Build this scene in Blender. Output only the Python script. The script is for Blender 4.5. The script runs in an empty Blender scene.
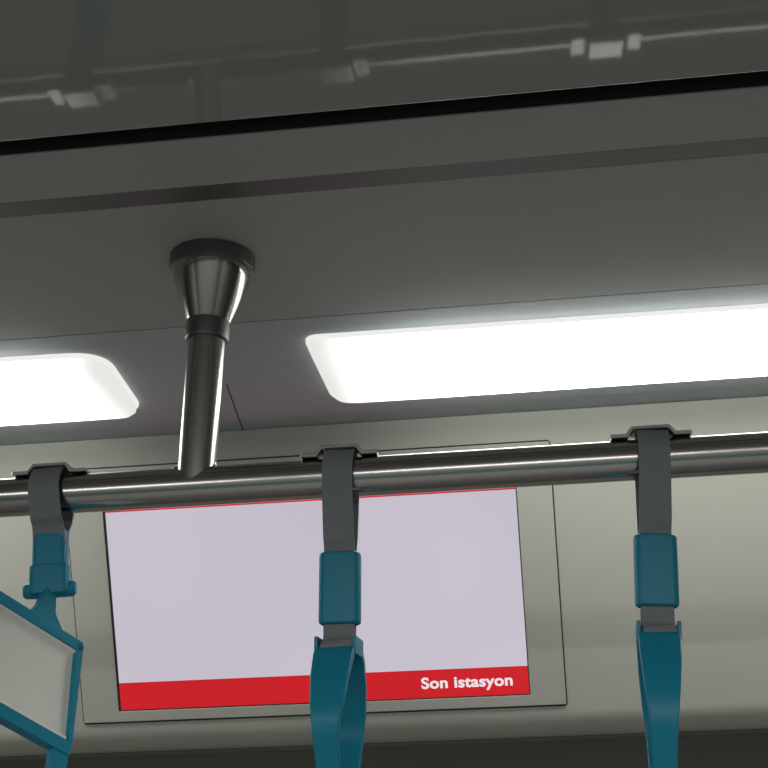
import bpy, bmesh, math
import numpy as np
from mathutils import Vector, Matrix

C = bpy.context.scene.collection
sc = bpy.context.scene
R = math.radians

# ------------------------------------------------------------------ camera
F = 1187.0
EYE = np.array([0.0, 0.0, 1.6])
PITCH, YAW, ROLL = R(21.0), R(-6.33), R(-1.61)
fw = np.array([math.sin(YAW)*math.cos(PITCH), math.cos(YAW)*math.cos(PITCH), math.sin(PITCH)])
rt0 = np.array([math.cos(YAW), -math.sin(YAW), 0.0])
up0 = np.cross(rt0, fw)
rt = rt0*math.cos(ROLL) + up0*math.sin(ROLL)
up = -rt0*math.sin(ROLL) + up0*math.cos(ROLL)

def ray(px, py):
    return fw + rt*(px-384)/F - up*(py-384)/F
def on_plane(px, py, p0, n):
    d = ray(px, py); p0 = np.array(p0); n = np.array(n)
    return EYE + d*(np.dot(p0-EYE, n)/np.dot(d, n))
def on_y(px, py, y): return on_plane(px, py, (0, y, 0), (0, 1, 0))
def on_z(px, py, z): return on_plane(px, py, (0, 0, z), (0, 0, 1))
def at_depth(px, py, D): return EYE + ray(px, py)*D

cam = bpy.data.cameras.new('camera'); camo = bpy.data.objects.new('camera', cam); C.objects.link(camo)
cam.sensor_width = 36.0; cam.lens = F/768*36.0; cam.clip_start = 0.02
m = Matrix(((rt[0], up[0], -fw[0], EYE[0]), (rt[1], up[1], -fw[1], EYE[1]), (rt[2], up[2], -fw[2], EYE[2]), (0, 0, 0, 1)))
camo.matrix_world = m
sc.camera = camo
sc.view_settings.view_transform = 'Standard'
sc.view_settings.look = 'None'
sc.view_settings.exposure = 0.0

# ------------------------------------------------------------------ materials
def mat(name, col, rough=0.5, metal=0.0, spec=0.5, noise=0.06, nscale=30.0, bump=0.0, bscale=200.0, coat=0.0, aniso=None):
    m = bpy.data.materials.new(name); m.use_nodes = True
    nt = m.node_tree; b = nt.nodes['Principled BSDF']
    b.inputs['Roughness'].default_value = rough; b.inputs['Metallic'].default_value = metal
    b.inputs['Specular IOR Level'].default_value = spec
    b.inputs['Coat Weight'].default_value = coat
    tc = nt.nodes.new('ShaderNodeTexCoord')
    n = nt.nodes.new('ShaderNodeTexNoise'); n.inputs['Scale'].default_value = nscale; n.inputs['Detail'].default_value = 3
    nt.links.new(tc.outputs['Object'], n.inputs['Vector'])
    r = nt.nodes.new('ShaderNodeValToRGB')
    r.color_ramp.elements[0].color = (*[c*(1-noise) for c in col], 1)
    r.color_ramp.elements[1].color = (*[min(1, c*(1+noise)) for c in col], 1)
    nt.links.new(n.outputs['Fac'], r.inputs['Fac']); nt.links.new(r.outputs['Color'], b.inputs['Base Color'])
    if bump:
        n2 = nt.nodes.new('ShaderNodeTexNoise'); n2.inputs['Scale'].default_value = bscale
        nt.links.new(tc.outputs['Object'], n2.inputs['Vector'])
        bp = nt.nodes.new('ShaderNodeBump'); bp.inputs['Strength'].default_value = bump; bp.inputs['Distance'].default_value = 0.002
        nt.links.new(n2.outputs['Fac'], bp.inputs['Height']); nt.links.new(bp.outputs['Normal'], b.inputs['Normal'])
    return m

def emit(name, col, strength, fade=None):
    """glowing diffuser; fade=(x_end, length, low): dimmer towards the end that has no lamp behind it"""
    m = bpy.data.materials.new(name); m.use_nodes = True
    nt = m.node_tree; nt.nodes.clear()
    out = nt.nodes.new('ShaderNodeOutputMaterial'); e = nt.nodes.new('ShaderNodeEmission')
    e.inputs['Color'].default_value = (*col, 1); e.inputs['Strength'].default_value = strength
    if fade:
        tc = nt.nodes.new('ShaderNodeTexCoord'); sx = nt.nodes.new('ShaderNodeSeparateXYZ')
        mr = nt.nodes.new('ShaderNodeMapRange'); mr.interpolation_type = 'SMOOTHSTEP'
        mr.inputs['From Min'].default_value = fade[0]; mr.inputs['From Max'].default_value = fade[0]+fade[1]
        mr.inputs['To Min'].default_value = fade[2]; mr.inputs['To Max'].default_value = strength
        nt.links.new(tc.outputs['Object'], sx.inputs[0]); nt.links.new(sx.outputs['X'], mr.inputs['Value'])
        nt.links.new(mr.outputs['Result'], e.inputs['Strength'])
    nt.links.new(e.outputs[0], out.inputs[0])
    return m

def screen_mat(name, c0, c1, strength):
    """lit display: emission through a glossy face, colour drifting softly across it"""
    m = bpy.data.materials.new(name); m.use_nodes = True
    nt = m.node_tree; b = nt.nodes['Principled BSDF']
    b.inputs['Base Color'].default_value = (0.01, 0.01, 0.012, 1); b.inputs['Roughness'].default_value = 0.35
    b.inputs['Specular IOR Level'].default_value = 0.15
    tc = nt.nodes.new('ShaderNodeTexCoord'); n = nt.nodes.new('ShaderNodeTexNoise')
    n.inputs['Scale'].default_value = 4.0; n.inputs['Detail'].default_value = 1.0
    nt.links.new(tc.outputs['Object'], n.inputs['Vector'])
    r = nt.nodes.new('ShaderNodeValToRGB')
    r.color_ramp.elements[0].position = 0.3; r.color_ramp.elements[1].position = 0.7
    r.color_ramp.elements[0].color = (*c0, 1); r.color_ramp.elements[1].color = (*c1, 1)
    nt.links.new(n.outputs['Fac'], r.inputs['Fac']); nt.links.new(r.outputs['Color'], b.inputs['Emission Color'])
    b.inputs['Emission Strength'].default_value = strength
    return m

M = {}
M['gloss'] = mat('glossy_grey_ceiling_panel', (0.38, 0.385, 0.355), 0.05, spec=0.55, noise=0.02, bump=0.02, bscale=25)
M['ceil'] = mat('grey_ceiling_paint', (0.46, 0.485, 0.45), 0.6, spec=0.25, noise=0.03)
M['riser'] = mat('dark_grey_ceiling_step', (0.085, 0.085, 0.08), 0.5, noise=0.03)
M['tray'] = mat('lamp_tray_paint', (0.50, 0.555, 0.555), 0.6, spec=0.25, noise=0.03)
M['lip'] = mat('bluish_grey_lip', (0.44, 0.51, 0.52), 0.35, noise=0.05)
M['black'] = mat('black_gap', (0.03, 0.03, 0.034), 0.6)
M['seam'] = mat('dark_seam', (0.06, 0.062, 0.058), 0.7)  # dark joint lines in the ceiling
M['wall'] = mat('warm_grey_wall_panel', (0.50, 0.50, 0.44), 0.38, noise=0.02, bump=0.01)
M['plate'] = mat('warm_grey_cover_plate', (0.49, 0.49, 0.43), 0.36, noise=0.02)
M['under'] = mat('shade_toned_underside', (0.33, 0.305, 0.27), 0.6)  # darker than the wall: shade beneath the panel put into the colour
M['dark'] = mat('cabin_wall', (0.11, 0.115, 0.115), 0.6)
M['teal_seat'] = mat('teal_lower_wall', (0.02, 0.12, 0.16), 0.5)
M['floor'] = mat('grey_rubber_floor', (0.13, 0.13, 0.125), 0.6, nscale=8)
M['steel'] = mat('brushed_stainless_steel', (0.50, 0.49, 0.47), 0.2, metal=1.0, noise=0.05, nscale=60)
M['steel_cone'] = mat('polished_stainless_steel', (0.52, 0.50, 0.47), 0.13, metal=1.0, noise=0.04)
M['flange'] = mat('dark_steel_flange', (0.20, 0.195, 0.19), 0.4, metal=1.0)
M['bracket'] = mat('steel_bracket', (0.48, 0.48, 0.46), 0.26, metal=1.0)
M['strap'] = mat('grey_webbing', (0.23, 0.245, 0.26), 0.75, spec=0.2, noise=0.10, nscale=400, bump=0.25, bscale=900)
M['teal'] = mat('teal_plastic', (0.012, 0.238, 0.355), 0.36, spec=0.25, noise=0.04, nscale=15)
M['card'] = mat('off_white_card', (0.80, 0.79, 0.73), 0.45, noise=0.02)
M['clear'] = mat('pale_card_edge', (0.9, 0.89, 0.85), 0.2)
M['lamp_rim'] = emit('lamp_rim_glow', (1.0, 1.0, 0.95), 0.86)
M['screen'] = screen_mat('lavender_white_screen', (0.555, 0.515, 0.60), (0.60, 0.555, 0.635), 0.97)
M['red'] = screen_mat('red_screen_band', (0.56, 0.010, 0.016), (0.60, 0.014, 0.020), 1.0)
M['letters'] = screen_mat('white_screen_letters', (0.78, 0.73, 0.77), (0.84, 0.78, 0.82), 1.0)

# ------------------------------------------------------------------ mesh helpers
def obj(name, bm, material, parent=None, smooth=None, recalc=True):
    if recalc: bmesh.ops.recalc_face_normals(bm, faces=bm.faces)
    me = bpy.data.meshes.new(name); bm.to_mesh(me); bm.free()
    me.materials.append(material)
    if smooth is not None:
        for p in me.polygons: p.use_smooth = True
        me.set_sharp_from_angle(angle=R(smooth))
    o = bpy.data.objects.new(name, me); C.objects.link(o)
    if smooth is not None:
        wn = o.modifiers.new('weighted_normal', 'WEIGHTED_NORMAL'); wn.keep_sharp = True; wn.weight = 100
    if parent: o.parent = parent
    return o

def struct(name, bm, material, **k):
    o = obj(name, bm, material, **k); o['kind'] = 'structure'; return o

def thing(name, label, cat, loc, group=None):
    o = bpy.data.objects.new(name, None); C.objects.link(o)
    o.empty_display_size = 0.05
    o.location = loc; o['label'] = label; o['category'] = cat
    if group: o['group'] = group
    return o

def add_prism(bm, poly, depth_vec):
    """closed polygon of 3-D points extruded along depth_vec"""
    a = [bm.verts.new(tuple(p)) for p in poly]
    b = [bm.verts.new(tuple(np.array(p)+np.array(depth_vec))) for p in poly]
    n = len(poly)
    bm.faces.new(a[::-1]); bm.faces.new(b)
    for i in range(n): bm.faces.new((a[i], a[(i+1) % n], b[(i+1) % n], b[i]))

def add_box(bm, lo, hi, T=None):
    x0, y0, z0 = lo; x1, y1, z1 = hi
    P = [(x0,y0,z0),(x1,y0,z0),(x1,y1,z0),(x0,y1,z0)]
    n0 = len(bm.verts)
    add_prism(bm, P, (0, 0, z1-z0))
    if T is not None:
        bm.verts.ensure_lookup_table()
        for v in list(bm.verts)[n0:]: v.co = T @ v.co

def bevel(bm, w, seg=2, ang=25):
    bmesh.ops.recalc_face_normals(bm, faces=bm.faces)
    e = [x for x in bm.edges if len(x.link_faces) == 2 and x.calc_face_angle(0) > R(ang)]
    bmesh.ops.bevel(bm, geom=e, offset=w, segments=seg, profile=0.6, affect='EDGES', clamp_overlap=True)

def add_lathe(bm, prof, p0, axis, n=48, cap=True):
    """prof: (distance along axis, radius) list"""
    ax = Vector(axis).normalized(); q = Vector((1, 0, 0)) if abs(ax.x) < .9 else Vector((0, 1, 0))
    u = ax.cross(q).normalized(); v = ax.cross(u)
    rings = []
    for d, r in prof:
        rings.append([bm.verts.new(Vector(p0)+ax*d+(u*math.cos(2*math.pi*i/n)+v*math.sin(2*math.pi*i/n))*r) for i in range(n)])
    for a, b in zip(rings, rings[1:]):
        for i in range(n): bm.faces.new((a[i], a[(i+1) % n], b[(i+1) % n], b[i]))
    if cap: bm.faces.new(rings[0][::-1]); bm.faces.new(rings[-1])

def profile_sheet(bm, yz, x0, x1, thick=None):
    """sheet along X following a (y,z) profile; thick closes it upward/outward"""
    a = [bm.verts.new((x0, y, z)) for y, z in yz]; b = [bm.verts.new((x1, y, z)) for y, z in yz]
    for i in range(len(yz)-1): bm.faces.new((a[i], a[i+1], b[i+1], b[i]))

def round_poly(pts, rad, seg=8):
    """rounded corners on a 2-D polygon"""
    out = []; n = len(pts)
    for i in range(n):
        p = np.array(pts[i], float); a = np.array(pts[i-1], float); b = np.array(pts[(i+1) % n], float)
        r = rad[i] if hasattr(rad, '__len__') else rad
        if r <= 0: out.append(tuple(p)); continue
        u = (a-p)/np.linalg.norm(a-p); v = (b-p)/np.linalg.norm(b-p)
        p0, p1 = p+u*r, p+v*r
        for k in range(seg+1):
            t = k/seg; out.append(tuple((1-t)**2*p0+2*t*(1-t)*p+t*t*p1))
    return out

def shift(o):
    """children are modelled in world coordinates: bring them under their parent"""
    p = o.parent
    o.data.transform(Matrix.Translation(-Vector(p.location)))

# ------------------------------------------------------------------ the carriage shell
X0, X1 = -2.6, 2.6
ZC = 2.194                                     # glossy centre ceiling
P = lambda py, z: on_z(384, py, z)[1]
e1 = P(107, ZC)
bm = bmesh.new(); add_box(bm, (X0, -2.4, ZC), (X1, e1, ZC+0.012)); bevel(bm, .003)
struct('ceiling', bm, M['gloss'], smooth=40)
b0, b1 = P(122, ZC), P(170, ZC)
bm = bmesh.new(); profile_sheet(bm, [(e1-.01, ZC+.012), (e1-.01, ZC+.06), (b0-.0008, ZC+.06), (b0-.0008, ZC+.0012)], X0, X1)
struct('trim_1', bm, M['black'])
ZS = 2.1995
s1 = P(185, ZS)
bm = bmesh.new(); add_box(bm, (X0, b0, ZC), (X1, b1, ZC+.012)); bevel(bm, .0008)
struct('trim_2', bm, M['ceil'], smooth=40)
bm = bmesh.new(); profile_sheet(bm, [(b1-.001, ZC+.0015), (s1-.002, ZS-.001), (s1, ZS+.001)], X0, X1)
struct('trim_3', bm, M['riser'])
# outer ceiling: gently falling away from the centre line
SL = math.tan(R(-2.0)); y_ref, z_ref = s1+.0015, ZS+.0005
nC = (0, -SL, 1.0)
def onC(px, py, drop=0.0): return on_plane(px, py, (0, y_ref, z_ref-drop), nC)
zC = lambda y: z_ref+(y-y_ref)*SL
j1 = onC(384, 312)[1]; lip0 = onC(384, 410)[1]; lip1 = onC(384, 421)[1]
bm = bmesh.new(); profile_sheet(bm, [(y_ref, zC(y_ref)+.01), (y_ref, zC(y_ref)), (j1-.0012, zC(j1)), (j1-.0012, zC(j1)+.01)], X0, X1)
struct('ceiling.001', bm, M['ceil'])
bm = bmesh.new(); profile_sheet(bm, [(j1-.002, zC(j1)+.006), (j1+.002, zC(j1)+.006)], X0, X1)
struct('trim_4', bm, M['seam'])
bm = bmesh.new(); profile_sheet(bm, [(j1+.0012, zC(j1)+.01), (j1+.0012, zC(j1)), (lip0, zC(lip0))], X0, X1)
struct('ceiling.002', bm, M['tray'])
# lip between lamp tray and wall panel
lz = 0.006
bm = bmesh.new(); profile_sheet(bm, [(lip0, zC(lip0)), (lip0+.003, zC(lip0)+.0015), (lip1-.003, zC(lip1)+.001), (lip1+.004, zC(lip1)-.0005), (lip1+.02, zC(lip1)+.006)], X0, X1)
struct('trim_5', bm, M['lip'], smooth=60)
# short cross seam between the two lamps
a, b = onC(226, 385, .0008), onC(243, 432, .0008)
bm = bmesh.new(); add_prism(bm, [a, b, b+np.array([.0016, 0, 0]), a+np.array([.0016, 0, 0])], (0, 0, .0006))
struct('trim_6', bm, M['seam'])
# wall panel: leans inwards at the top, rounds under at the bottom
TILT = R(23.4)
pw = np.array([0, lip1, zC(lip1)]); tW = np.array([0, math.sin(TILT), -math.cos(TILT)]); nW = np.array([0, -math.cos(TILT), -math.sin(TILT)])
def onW(px, py, out=0.0): return on_plane(px, py, pw+nW*out, nW)
sb = np.dot(onW(384, 717)-pw, tW)              # where the bottom rounding starts
prof = [tuple((pw+tW*(sb*k/12))[1:]) for k in range(13)]
rr = 0.055; cen = pw+tW*sb - nW*rr
for k in range(1, 13):
    ang = (math.pi/2-TILT+R(6))*k/12
    d = nW*math.cos(ang)+tW*math.sin(ang)
    prof.append(tuple((cen+d*rr)[1:]))
yb, zb = prof[-1]
bm = bmesh.new(); profile_sheet(bm, prof, X0, X1)
struct('wall_front', bm, M['wall'], smooth=50)
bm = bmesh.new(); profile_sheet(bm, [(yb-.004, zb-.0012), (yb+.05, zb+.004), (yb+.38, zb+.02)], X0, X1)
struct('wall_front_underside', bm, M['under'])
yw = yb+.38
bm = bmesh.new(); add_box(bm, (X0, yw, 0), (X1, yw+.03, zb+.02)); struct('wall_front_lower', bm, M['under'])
# the rest of the carriage behind the photographer
bm = bmesh.new(); add_box(bm, (X0, -2.4, -.03), (X1, yw, 0)); struct('floor', bm, M['floor'])
bm = bmesh.new(); add_box(bm, (X0, -2.45, 0), (X1, -2.4, ZC)); struct('wall_back', bm, M['dark'])
bm = bmesh.new(); add_box(bm, (X0, -2.4, 0), (X1, -1.95, .48)); bevel(bm, .03); struct('trim_7', bm, M['teal_seat'])
bm = bmesh.new(); add_box(bm, (X0-.05, -2.4, 0), (X0, yw+.03, ZC+.06)); struct('wall_left', bm, M['dark'])
bm = bmesh.new(); add_box(bm, (X1, -2.4, 0), (X1+.05, yw+.03, ZC+.06)); struct('wall_right', bm, M['dark'])

# ------------------------------------------------------------------ ceiling lights
def lamp(pixels, rads, label, fade):
    q = [onC(*p, drop=.004) for p in pixels]
    cx = sum(p[0] for p in q)/4; cy = sum(p[1] for p in q)/4
    t = thing('ceiling_light', label, 'light', (cx, cy, zC(cy)), 'lamps in the ceiling strip')
    poly = round_poly([(p[0], p[1]) for p in q], rads, 10)
    c = np.array([cx, cy])
    def inset(d):
        out = []
        n = len(poly)
        for i in range(n):
            p = np.array(poly[i]); tg = np.array(poly[(i+1) % n])-np.array(poly[i-1]); tg /= np.linalg.norm(tg)
            nn = np.array([-tg[1], tg[0]]);
            if np.dot(nn, c-p) < 0 and abs(np.dot(nn, c-p)) > .01: nn = -nn
            out.append(tuple(p+nn*d))
        return out
    i1 = inset(.0035)
    # rim: ring around the diffuser
    bm = bmesh.new()
    lv = lambda pts, dz: [bm.verts.new((x, y, zC(y)+dz)) for x, y in pts]
    r0 = lv(poly, -.0002); r1 = lv(poly, -.004); r2 = lv(i1, -.0055); r3 = lv(i1, -.003)
    n = len(poly)
    for a, b in ((r0, r1), (r1, r2), (r2, r3)):
        for i in range(n): bm.faces.new((a[i], a[(i+1) % n], b[(i+1) % n], b[i]))
    o = obj('rim', bm, M['lamp_rim'], t, smooth=40); shift(o)
    bm = bmesh.new()                             # shallow moulded lens
    rows = [lv(i1, -.0042), lv(inset(.003), -.0120), lv(inset(.010), -.0180), lv(inset(.019), -.0205), lv(inset(.032), -.0212)]
    for a, b in zip(rows, rows[1:]):
        for i in range(n): bm.faces.new((a[i], a[(i+1) % n], b[(i+1) % n], b[i]))
    bm.faces.new(rows[-1])
    e = emit('lamp_diffuser_glow', (1.0, 0.995, 0.965), LAMP, (fade[0]-cx, fade[1], .80))
    o = obj('diffuser', bm, e, t); shift(o)
    return t
LAMP = 7.0
qa = onC(104, 354); qb = onC(143, 418)
lamp([(-900, 412), (104, 354), (143, 410.5), (-780, 469)], [.03, .05, .03, .03],
     'bright white ceiling lamp left of the steel upright, tapering end towards it', (qb[0]+.01, -.16))
qc = onC(303, 338)
lamp([(303, 338), (1330, 268), (1320, 332), (332, 398)], [.02, .03, .03, .04],
     'long bright white ceiling lamp right of the steel upright, above the display', (qc[0]+.012, .2))

# ------------------------------------------------------------------ grab rail with its upright
RR = 0.0198
rc = at_depth(500, 468.3, 1.172)           # a point of the rail axis
YR, ZR = rc[1], rc[2]
pb = on_y(196, 478, YR); pt = on_y(213.5, 250, YR)
pb[2] = ZR
rail = thing('grab_rail', 'horizontal stainless steel grab rail with an upright fixed to the ceiling', 'rail', (pb[0], YR, ZR))
bm = bmesh.new(); add_lathe(bm, [(0, RR), (X1-X0-.04, RR)], (X0+.02, YR, ZR), (1, 0, 0), 64)
o = obj('horizontal_bar', bm, M['steel'], rail, smooth=50); shift(o)
axis = Vector(pt-pb).normalized()
topz = ZC-0.0135
L = (zC(YR)-ZR)/axis.z
rp = 0.0195
bm = bmesh.new()
FL = .007
pr = [(0, rp+FL), (.012, rp+FL)]
for k in range(9):                              # welded flare at the foot of the upright, along the bar only
    a = k/8*math.pi/2; pr.append((RR-.001+FL*(1-math.cos(a)), rp+FL*(1-math.sin(a))))
add_lathe(bm, pr, pb, axis, 64)
for v in bm.verts:
    d = (v.co-Vector(pb)).dot(axis); c0 = Vector(pb)+axis*d; r_ = (v.co-c0).length
    v.co.y = c0.y+(v.co.y-c0.y)*.62*rp/max(r_, rp)
add_lathe(bm, [(0, rp), (L-.06, rp)], pb, axis, 64)
o = obj('upright', bm, M['steel'], rail, smooth=50); shift(o)
bm = bmesh.new()
add_lathe(bm, [(L-.096, rp+.0004), (L-.0965, .0222), (L-.095, .0232), (L-.076, .0234), (L-.0755, .022)], pb, axis, 64)
o = obj('collar', bm, M['flange'], rail, smooth=40); shift(o)
bm = bmesh.new()
add_lathe(bm, [(L-.0775, .0222), (L-.075, .0235), (L-.048, .0335), (L-.026, .0408), (L-.020, .0425), (L-.0165, .0430)], pb, axis, 72)
o = obj('flared_cone', bm, M['steel_cone'], rail, smooth=40); shift(o)
bm = bmesh.new()
add_lathe(bm, [(L-.0165, .0432), (L-.0155, .0450), (L-.013, .0458), (L+.0005, .0462)], pb, axis, 72)
o = obj('ceiling_flange', bm, M['flange'], rail, smooth=40); shift(o)

# ------------------------------------------------------------------ passenger display
E1 = np.array([1., 0, 0]); E2 = -tW            # right and up along the wall panel
def W2(px, py): p = onW(px, py)-pw; return np.array([np.dot(p, E1), np.dot(p, E2)])
def W3(q, out=0.0): return pw+E1*q[0]+E2*q[1]+nW*out
fr = [W2(88, 723), W2(567, 703), W2(548, 440), W2(61, 472)]
xl = (fr[0][0]+fr[3][0])/2; xr = (fr[1][0]+fr[2][0])/2; yl = (fr[0][1]+fr[1][1])/2; yh = (fr[2][1]+fr[3][1])/2
sp = [W2(107, 513), W2(121, 711), W2(529, 695), W2(516, 489)]
sxl = (sp[0][0]+sp[1][0])/2; sxr = (sp[2][0]+sp[3][0])/2; syl = (sp[1][1]+sp[2][1])/2+.0025
sw = sxr-sxl; sh = sw*9/16; syh = syl+sh
disp = thing('passenger_display', 'lit flat display with a red band set in the slanted wall panel behind the rail', 'display', tuple(W3(((xl+xr)/2, yl))))
def slab(bm, x0, x1, y0, y1, o0, o1, r=0.0):
    pts = round_poly([(x0, y0), (x1, y0), (x1, y1), (x0, y1)], r, 5) if r else [(x0, y0), (x1, y0), (x1, y1), (x0, y1)]
    add_prism(bm, [W3(p, o0) for p in pts], nW*(o1-o0))
PT = 0.011                                     # plate stands this far off the wall, screen sunk in it
bm = bmesh.new(); slab(bm, xl-.002, xr+.002, yl-.003, yh+.002, .0002, .0012, .006)
o = obj('gasket', bm, M['black'], disp); shift(o)
def ringplate(bm, o0, o1, outer, inner, k=1):
    a0 = [bm.verts.new(W3(p, o0)) for p in outer]; a1 = [bm.verts.new(W3(p, o1)) for p in outer]
    b0 = [bm.verts.new(W3(p, o0)) for p in inner]; b1 = [bm.verts.new(W3(p, o1)) for p in inner]
    n = len(outer)
    for i in range(n):
        j = (i+1) % n
        bm.faces.new((a1[i], a1[j], b1[j], b1[i])); bm.faces.new((a0[i], a0[j], a1[j], a1[i]))
        bm.faces.new((b0[i], b0[j], b1[j], b1[i])); bm.faces.new((a0[i], a0[j], b0[j], b0[i]))
outer = [(xl, yl), (xr, yl), (xr, yh), (xl, yh)]
inner = [(sxl-.004, syl-.002), (sxr+.0015, syl-.002), (sxr+.0015, syh+.003), (sxl-.004, syh+.003)]
bm = bmesh.new(); ringplate(bm, .0012, .0040, outer, inner); bevel(bm, .0012, 2)
o = obj('cover_plate', bm, M['plate'], disp, smooth=30); shift(o)
bm = bmesh.new(); slab(bm, sxl-.0035, sxr+.0012, syl-.0018, syh+.0025, .0012, .0022)
o = obj('bezel', bm, M['black'], disp); shift(o)
bh = np.linalg.norm(onW(322, 703)-onW(322, 676)) # band height
bh = abs(W2(121, 684)[1]-W2(121, 711)[1])
bm = bmesh.new(); slab(bm, sxl, sxr, syl+bh, syh-.028, .0022, .0028)
scr = obj('screen', bm, M['screen'], disp); shift(scr)
bm = bmesh.new(); slab(bm, sxl, sxr, syl, syl+bh, .0022, .0029)
band = obj('red_band', bm, M['red'], disp); shift(band)
ytop = (W2(107, 513)[1]+W2(516, 490)[1])/2 + .0012
bm = bmesh.new(); slab(bm, sxl, sxr, ytop, syh, .0022, .0029)
o = obj('red_band', bm, M['red'], disp); shift(o)
# screen runs up to the upper red band
me = scr.data; bm = bmesh.new(); slab(bm, sxl, sxr, syl+bh, ytop, .0022, .0028)
bmesh.ops.recalc_face_normals(bm, faces=bm.faces); bm.to_mesh(me); bm.free(); shift(scr)
# caption
cu = bpy.data.curves.new('caption', 'FONT'); cu.body = 'Son istasyon'; cu.size = 1.0; cu.offset = 0.03; cu.extrude = 0.0; cu.space_character = 1.04
tmp = bpy.data.objects.new('caption_tmp', cu); C.objects.link(tmp)
dg = bpy.context.evaluated_depsgraph_get()
tm = bpy.data.meshes.new_from_object(tmp.evaluated_get(dg))
bpy.data.objects.remove(tmp); bpy.data.curves.remove(cu)
vx = [v.co.x for v in tm.vertices]; cap = max(v.co.y for v in tm.vertices)
t0 = W2(422, 690); t1 = W2(513, 686)
sxs = (t1[0]-t0[0])/(max(vx)-min(vx)); sys_ = .0165/cap
ym = (t0[1]+t1[1])/2+.0028
for v in tm.vertices:
    p = W3((t0[0]+(v.co.x-min(vx))*sxs, ym+v.co.y*sys_), .0033)
    v.co = Vector(p)-Vector(disp.location)
tm.materials.append(M['letters'])
o = bpy.data.objects.new('caption', tm); C.objects.link(o); o.parent = disp; o['label'] = 'white bold lettering on the red band'

# ------------------------------------------------------------------ hanging hand straps
def ribbon(bm, path, w, th):
    """strap of width w along local x following a (y,z) path, optional per-point x offset"""
    n = len(path); pts = [np.array(p, float) for p in path]
    rows = []
    for i in range(n):
        t = pts[min(i+1, n-1)]-pts[max(i-1, 0)]; t /= np.linalg.norm(t)
        nn = np.array([-t[1], t[0]])*th/2
        a, b = pts[i]+nn, pts[i]-nn
        rows.append([bm.verts.new((x, q[0], q[1])) for x, q in ((-w/2, a), (w/2, a), (w/2, b), (-w/2, b))])
    for a, b in zip(rows, rows[1:]):
        for i in range(4): bm.faces.new((a[i], a[(i+1) % 4], b[(i+1) % 4], b[i]))
    bm.faces.new(rows[0][::-1]); bm.faces.new(rows[-1])

def bez(p, n=10):
    """Catmull-Rom through points"""
    p = [np.array(q, float) for q in p]; P_ = [2*p[0]-p[1]]+p+[2*p[-1]-p[-2]]; out = []
    for i in range(1, len(P_)-2):
        for k in range(n):
            t = k/n; a, b, c, d = P_[i-1:i+3]
            out.append(tuple(.5*((2*b)+(c-a)*t+(2*a-5*b+4*c-d)*t*t+(-a+3*b-3*c+d)*t**3)))
    out.append(tuple(p[-1])); return out

def add_bracket(bm):
    """omega shaped steel strip lying on the rail, local origin = rail axis"""
    z = RR; t = .0034
    lower = [(-.039, z-.0005), (-.022, z-.0005), (-.0165, z+.0072), (.0165, z+.0072), (.022, z-.0005), (.039, z-.0005)]
    upper = [(.039, z+t), (.0242, z+t), (.0182, z+.0072+t), (-.0182, z+.0072+t), (-.0242, z+t), (-.039, z+t)]
    add_prism(bm, [(x, -.0145, zz) for x, zz in lower+upper], (0, .029, 0))

def put(o, T):
    o.data.transform(T); return o

def sleeve_mesh(bm, w, d, z0, z1, wall=.003):
    """open rounded tube the webbing runs through"""
    rp_ = lambda w, d, r: round_poly([(-w/2, -d/2), (w/2, -d/2), (w/2, d/2), (-w/2, d/2)], r, 5)
    o_, i_ = rp_(w, d, .0085), rp_(w-2*wall, d-2*wall, .006)
    lay = [(o_, z1-.0015, .975), (o_, z1-.004, 1), (o_, z0+.004, 1), (o_, z0+.0015, .975)]
    rings = [[bm.verts.new((x*s, y*s, z)) for x, y in pts] for pts, z, s in lay]
    it = [bm.verts.new((x, y, z1)) for x, y in i_]; ib = [bm.verts.new((x, y, z0)) for x, y in i_]
    seq = rings+[ib]
    loops = [it]+rings+[ib, it]
    for a, b in zip(loops, loops[1:]):
        n = len(a)
        for i in range(n): bm.faces.new((a[i], a[(i+1) % n], b[(i+1) % n], b[i]))

def loop_handle(bm, zt, zc, zb):
    """flat-sided teal loop seen almost edge on: arms bow towards and away from the viewer (local y)"""
    outline = [(-.000, zt-.004, .0190), (-.016, zt-.005, .0190), (-.030, zt-.016, .0188), (-.046, zt-.038, .0175),
               (-.056, zt-.064, .0150), (-.060, zc, .0125), (-.0545, zc-.022, .0112), (-.036, zc-.060, .0098), (-.020, zb+.012, .0095), (0, zb, .0095)]
    th = .0085
    full = outline+[(-y, z, h) for y, z, h in outline[-2:0:-1]]
    n = len(full); pts = [np.array(p[:2]) for p in full]
    cz = (zt+zb)/2
    rows = []
    for i in range(n):
        t = pts[(i+1) % n]-pts[i-1]; t /= np.linalg.norm(t)
        nn = np.array([-t[1], t[0]])
        if np.dot(nn, np.array([0, cz])-pts[i]) < 0: nn = -nn
        a = pts[i]; b = pts[i]+nn*th; h = full[i][2]
        rows.append([bm.verts.new((x, q[0], q[1])) for x, q in ((-h, a), (h, a), (h, b), (-h, b))])
    for i in range(n):
        a, b = rows[i], rows[(i+1) % n]
        for k in range(4): bm.faces.new((a[k], a[(k+1) % 4], b[(k+1) % 4], b[k]))

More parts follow.
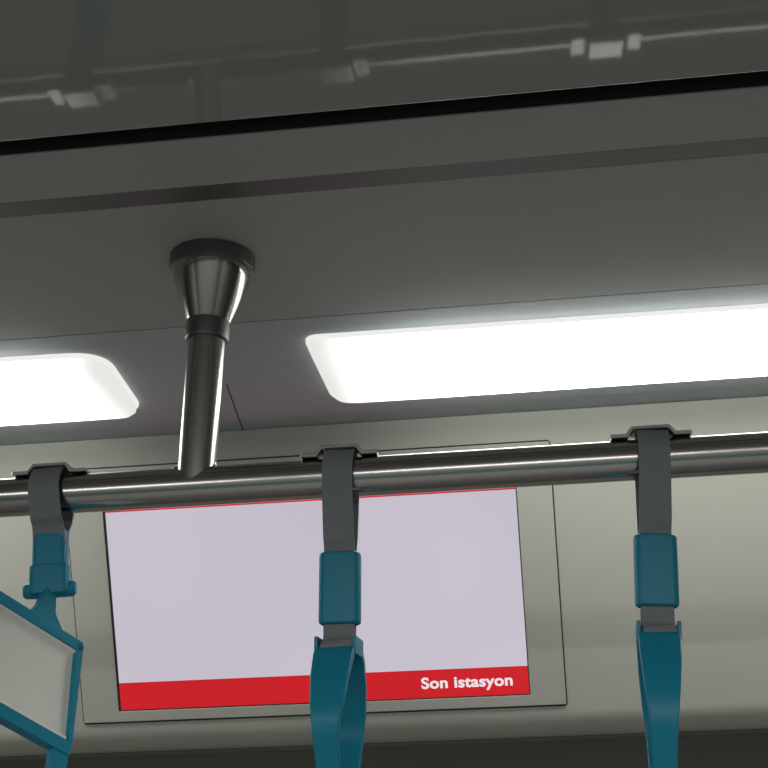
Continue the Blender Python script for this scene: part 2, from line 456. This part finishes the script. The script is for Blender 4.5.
def edge_strap(pxs, ys, lean, yaw_h, label):
    """strap whose handle hangs edge-on. ys: pixel rows of sleeve top, sleeve bottom, handle top, crease"""
    x = on_y(pxs[0], pxs[1], YR)[0]
    t = thing('hand_strap', label, 'hand strap', (x, YR, ZR), 'hand straps on the rail')
    zs = [on_y(pxs[0], y, YR)[2]-ZR for y in ys]
    T = Matrix.Rotation(lean, 4, 'Y')
    bm = bmesh.new(); add_bracket(bm); bevel(bm, .0007, 1); obj('bracket', bm, M['bracket'], t)
    # webbing loops over the bracket, both tails run down into the sleeve and on to the handle
    r = RR+.0035
    front = [(.0, RR+.0056), (-.011, RR+.0050), (-r, RR*.45), (-r-.001, -.004), (-.0205, -.030), (-.0125, -.062), (-.0055, zs[0]-.004), (-.0045, zs[1]), (-.006, zs[2]), (-.0185, zs[2]-.006), (-.0205, zs[2]-.012)]
    back = [(.0, RR+.0056), (.011, RR+.0050), (r, RR*.45), (r+.001, -.004), (.0205, -.030), (.0125, -.062), (.0055, zs[0]-.004), (.0045, zs[1]), (.006, zs[2]), (.012, zs[2]-.004)]
    bm = bmesh.new(); ribbon(bm, bez(front[::-1], 6)[:-1]+bez(back, 6), .0300, .0028)
    put(obj('webbing', bm, M['strap'], t, smooth=40), T)
    bm = bmesh.new(); sleeve_mesh(bm, .0405, .022, zs[1], zs[0])
    put(obj('sleeve', bm, M['teal'], t, smooth=35), T)
    zb = zs[3]-.105
    bm = bmesh.new(); loop_handle(bm, zs[2], zs[3], zb); bevel(bm, .0016, 3, 40)
    for s in (-1, 1):                            # ears either side of the webbing slot
        b2 = bmesh.new(); add_box(b2, (s*.0182-.0018, -.022, zs[2]-.016), (s*.0182+.0018, .016, zs[2]+.001)); bevel(b2, .0012, 2)
        me = bpy.data.meshes.new('tmp'); b2.to_mesh(me); b2.free(); bm.from_mesh(me); bpy.data.meshes.remove(me)
    put(obj('handle', bm, M['teal'], t, smooth=35, recalc=False), T @ Matrix.Rotation(yaw_h, 4, 'Z'))
    return t
edge_strap((341, 476), (553, 625, 640, 728), R(1.2), R(-3.4), 'teal hand strap hanging in front of the display, second from the left')
edge_strap((652, 458), (536, 608, 626, 723), R(4.2), R(-2.8), 'teal hand strap hanging right of the display before the plain wall panel')

# left strap: twisted, its handle carries a card and shows its face
def face_strap():
    x = on_y(52, 494, YR)[0]
    t = thing('hand_strap', 'teal hand strap at the far left, handle turned flat with a blank card in it', 'hand strap', (x, YR, ZR), 'hand straps on the rail')
    org = np.array(t.location)
    bm = bmesh.new(); add_bracket(bm); bevel(bm, .0007, 1); obj('bracket', bm, M['bracket'], t)
    zs = [on_y(50, y, YR)[2]-ZR for y in (531, 598)]
    r = RR+.0035
    front = [(.0, RR+.0056), (-.011, RR+.0050), (-r, RR*.45), (-r-.002, -.004), (-.0205, -.026), (-.0105, zs[0]), (-.0045, zs[0]-.03), (-.004, zs[1]+.012)]
    back = [(-y, z) for y, z in front]
    bm = bmesh.new(); ribbon(bm, bez(front[::-1], 6)[:-1]+bez(back, 6), .0315, .0028)
    T = Matrix.Rotation(R(-3.2), 4, 'Y')
    for v in bm.verts:                           # the webbing twists a little on its way down
        k = max(0, min(1, (RR-v.co.z)/.07)); v.co = Matrix.Rotation(R(9)*k, 4, 'Z') @ v.co
    put(obj('webbing', bm, M['strap'], t, smooth=40), T)
    Y = Matrix.Rotation(R(9), 4, 'Z')
    bm = bmesh.new(); sleeve_mesh(bm, .035, .021, zs[1]+.030, zs[0]); sleeve_mesh(bm, .039, .025, zs[1]+.002, zs[1]+.033)
    put(obj('sleeve', bm, M['teal'], t, smooth=35), T @ Y)
    bm = bmesh.new(); zp = zs[1]+.008
    add_lathe(bm, [(-.026, .004), (-.0255, .0062), (-.023, .0078), (-.015, .0082), (.015, .0082), (.023, .0078), (.0255, .0062), (.026, .004)], (0, 0, zp), (1, 0, 0), 24)
    put(obj('pin', bm, M['teal'], t, smooth=60), T @ Y)
    # handle frame: its own axes, u to the left along the top edge, w down the side edge, n towards the viewer
    D0 = np.dot(np.array([x, YR, ZR-.13])-EYE, fw)-.006
    s = D0/F                                     # metres per pixel here
    D1 = D0+.016
    TR = at_depth(80, 644, D1); TL = at_depth(0, 594, D1-.048); BR = at_depth(68, 744, D1-.048)
    W_, H_ = 114, 103
    u = (TL-TR)/np.linalg.norm(TL-TR); w = BR-TR; w /= np.linalg.norm(w)
    n = np.cross(u, w); n /= np.linalg.norm(n)
    if np.dot(n, fw) > 0: n = -n
    def pt_(a, b, c=0.0): return TR+u*(a*s)+w*(b*s)+n*c-org
    bm = bmesh.new()
    hd = .0065
    def bar(poly, h0=-hd, h1=hd, rad=2.0):
        b2 = bmesh.new(); q = round_poly(poly, rad, 4)
        add_prism(b2, [pt_(a, b, h0) for a, b in q], n*(h1-h0)); bevel(b2, .0016, 3, 50)
        me = bpy.data.meshes.new('tmp'); b2.to_mesh(me); b2.free(); bm.from_mesh(me); bpy.data.meshes.remove(me)
    bar([(0, 0), (W_, 0), (W_, 11), (0, 11)])                               # top
    bar([(-1, 2), (8, 2), (4, H_), (-1, H_)], -hd*1.6, hd)                   # right side
    bar([(W_-7, 2), (W_+1, 2), (W_+1, H_), (W_-6, H_)], -hd*1.6, hd)        # left side
    bar([(0, H_-4), (W_, H_-4), (W_, H_+9), (0, H_+9)], -hd*1.3, hd)  # bottom
    bar([(1, H_+2), (20, H_+7), (20, H_+50), (44, H_+66), (W_-44, H_+66), (W_-24, H_+50), (W_-17, H_+6), (W_-1, H_+2),
         (W_-6, H_+54), (W_-34, H_+82), (34, H_+82), (3, H_+54)], -hd*.8, hd*.8, 3)  # grip below
    bar([(24, 3), (30, -3), (38, -12), (39, -30), (52, -32), (56, -14), (62, -5), (70, 3)], -hd*.9, hd*.9, 2.5)   # neck up to the pin
    obj('handle', bm, M['teal'], t, smooth=35, recalc=False)
    bm = bmesh.new(); add_prism(bm, [pt_(a, b, -.001) for a, b in ((4, 8), (W_-4, 8), (W_-4, H_-2), (4, H_-2))], n*.0015)
    obj('card', bm, M['card'], t)
    for b0_, b1_ in ((11.2, 13.6), (H_-7.5, H_-4.5)):
        bm = bmesh.new()
        add_prism(bm, [pt_(a, b, .0006) for a, b in ((6, b0_), (W_-6, b0_), (W_-6, b1_), (6, b1_))], n*.004)
        obj('card_edge', bm, M['clear'], t)
    return t
face_strap()

# ------------------------------------------------------------------ light
w = bpy.data.worlds.new('world'); sc.world = w; w.use_nodes = True
w.node_tree.nodes['Background'].inputs[0].default_value = (0.10, 0.105, 0.105, 1)
w.node_tree.nodes['Background'].inputs[1].default_value = 0.3
def area(name, loc, sx, sy, power, rot=(0, 0, 0), col=(1, .99, .95)):
    l = bpy.data.lights.new(name, 'AREA'); l.shape = 'RECTANGLE'; l.size = sx; l.size_y = sy; l.energy = power; l.color = col
    o = bpy.data.objects.new(name, l); C.objects.link(o); o.location = loc; o.rotation_euler = rot
    return o
# unseen fill lamps, added where the other side's lamp strip would be
for i, x in enumerate((-1.45, 0.0, 1.45)):
    area('unseen_fill_lamp', (x, -1.45, ZC-.02), 1.15, .24, 42)
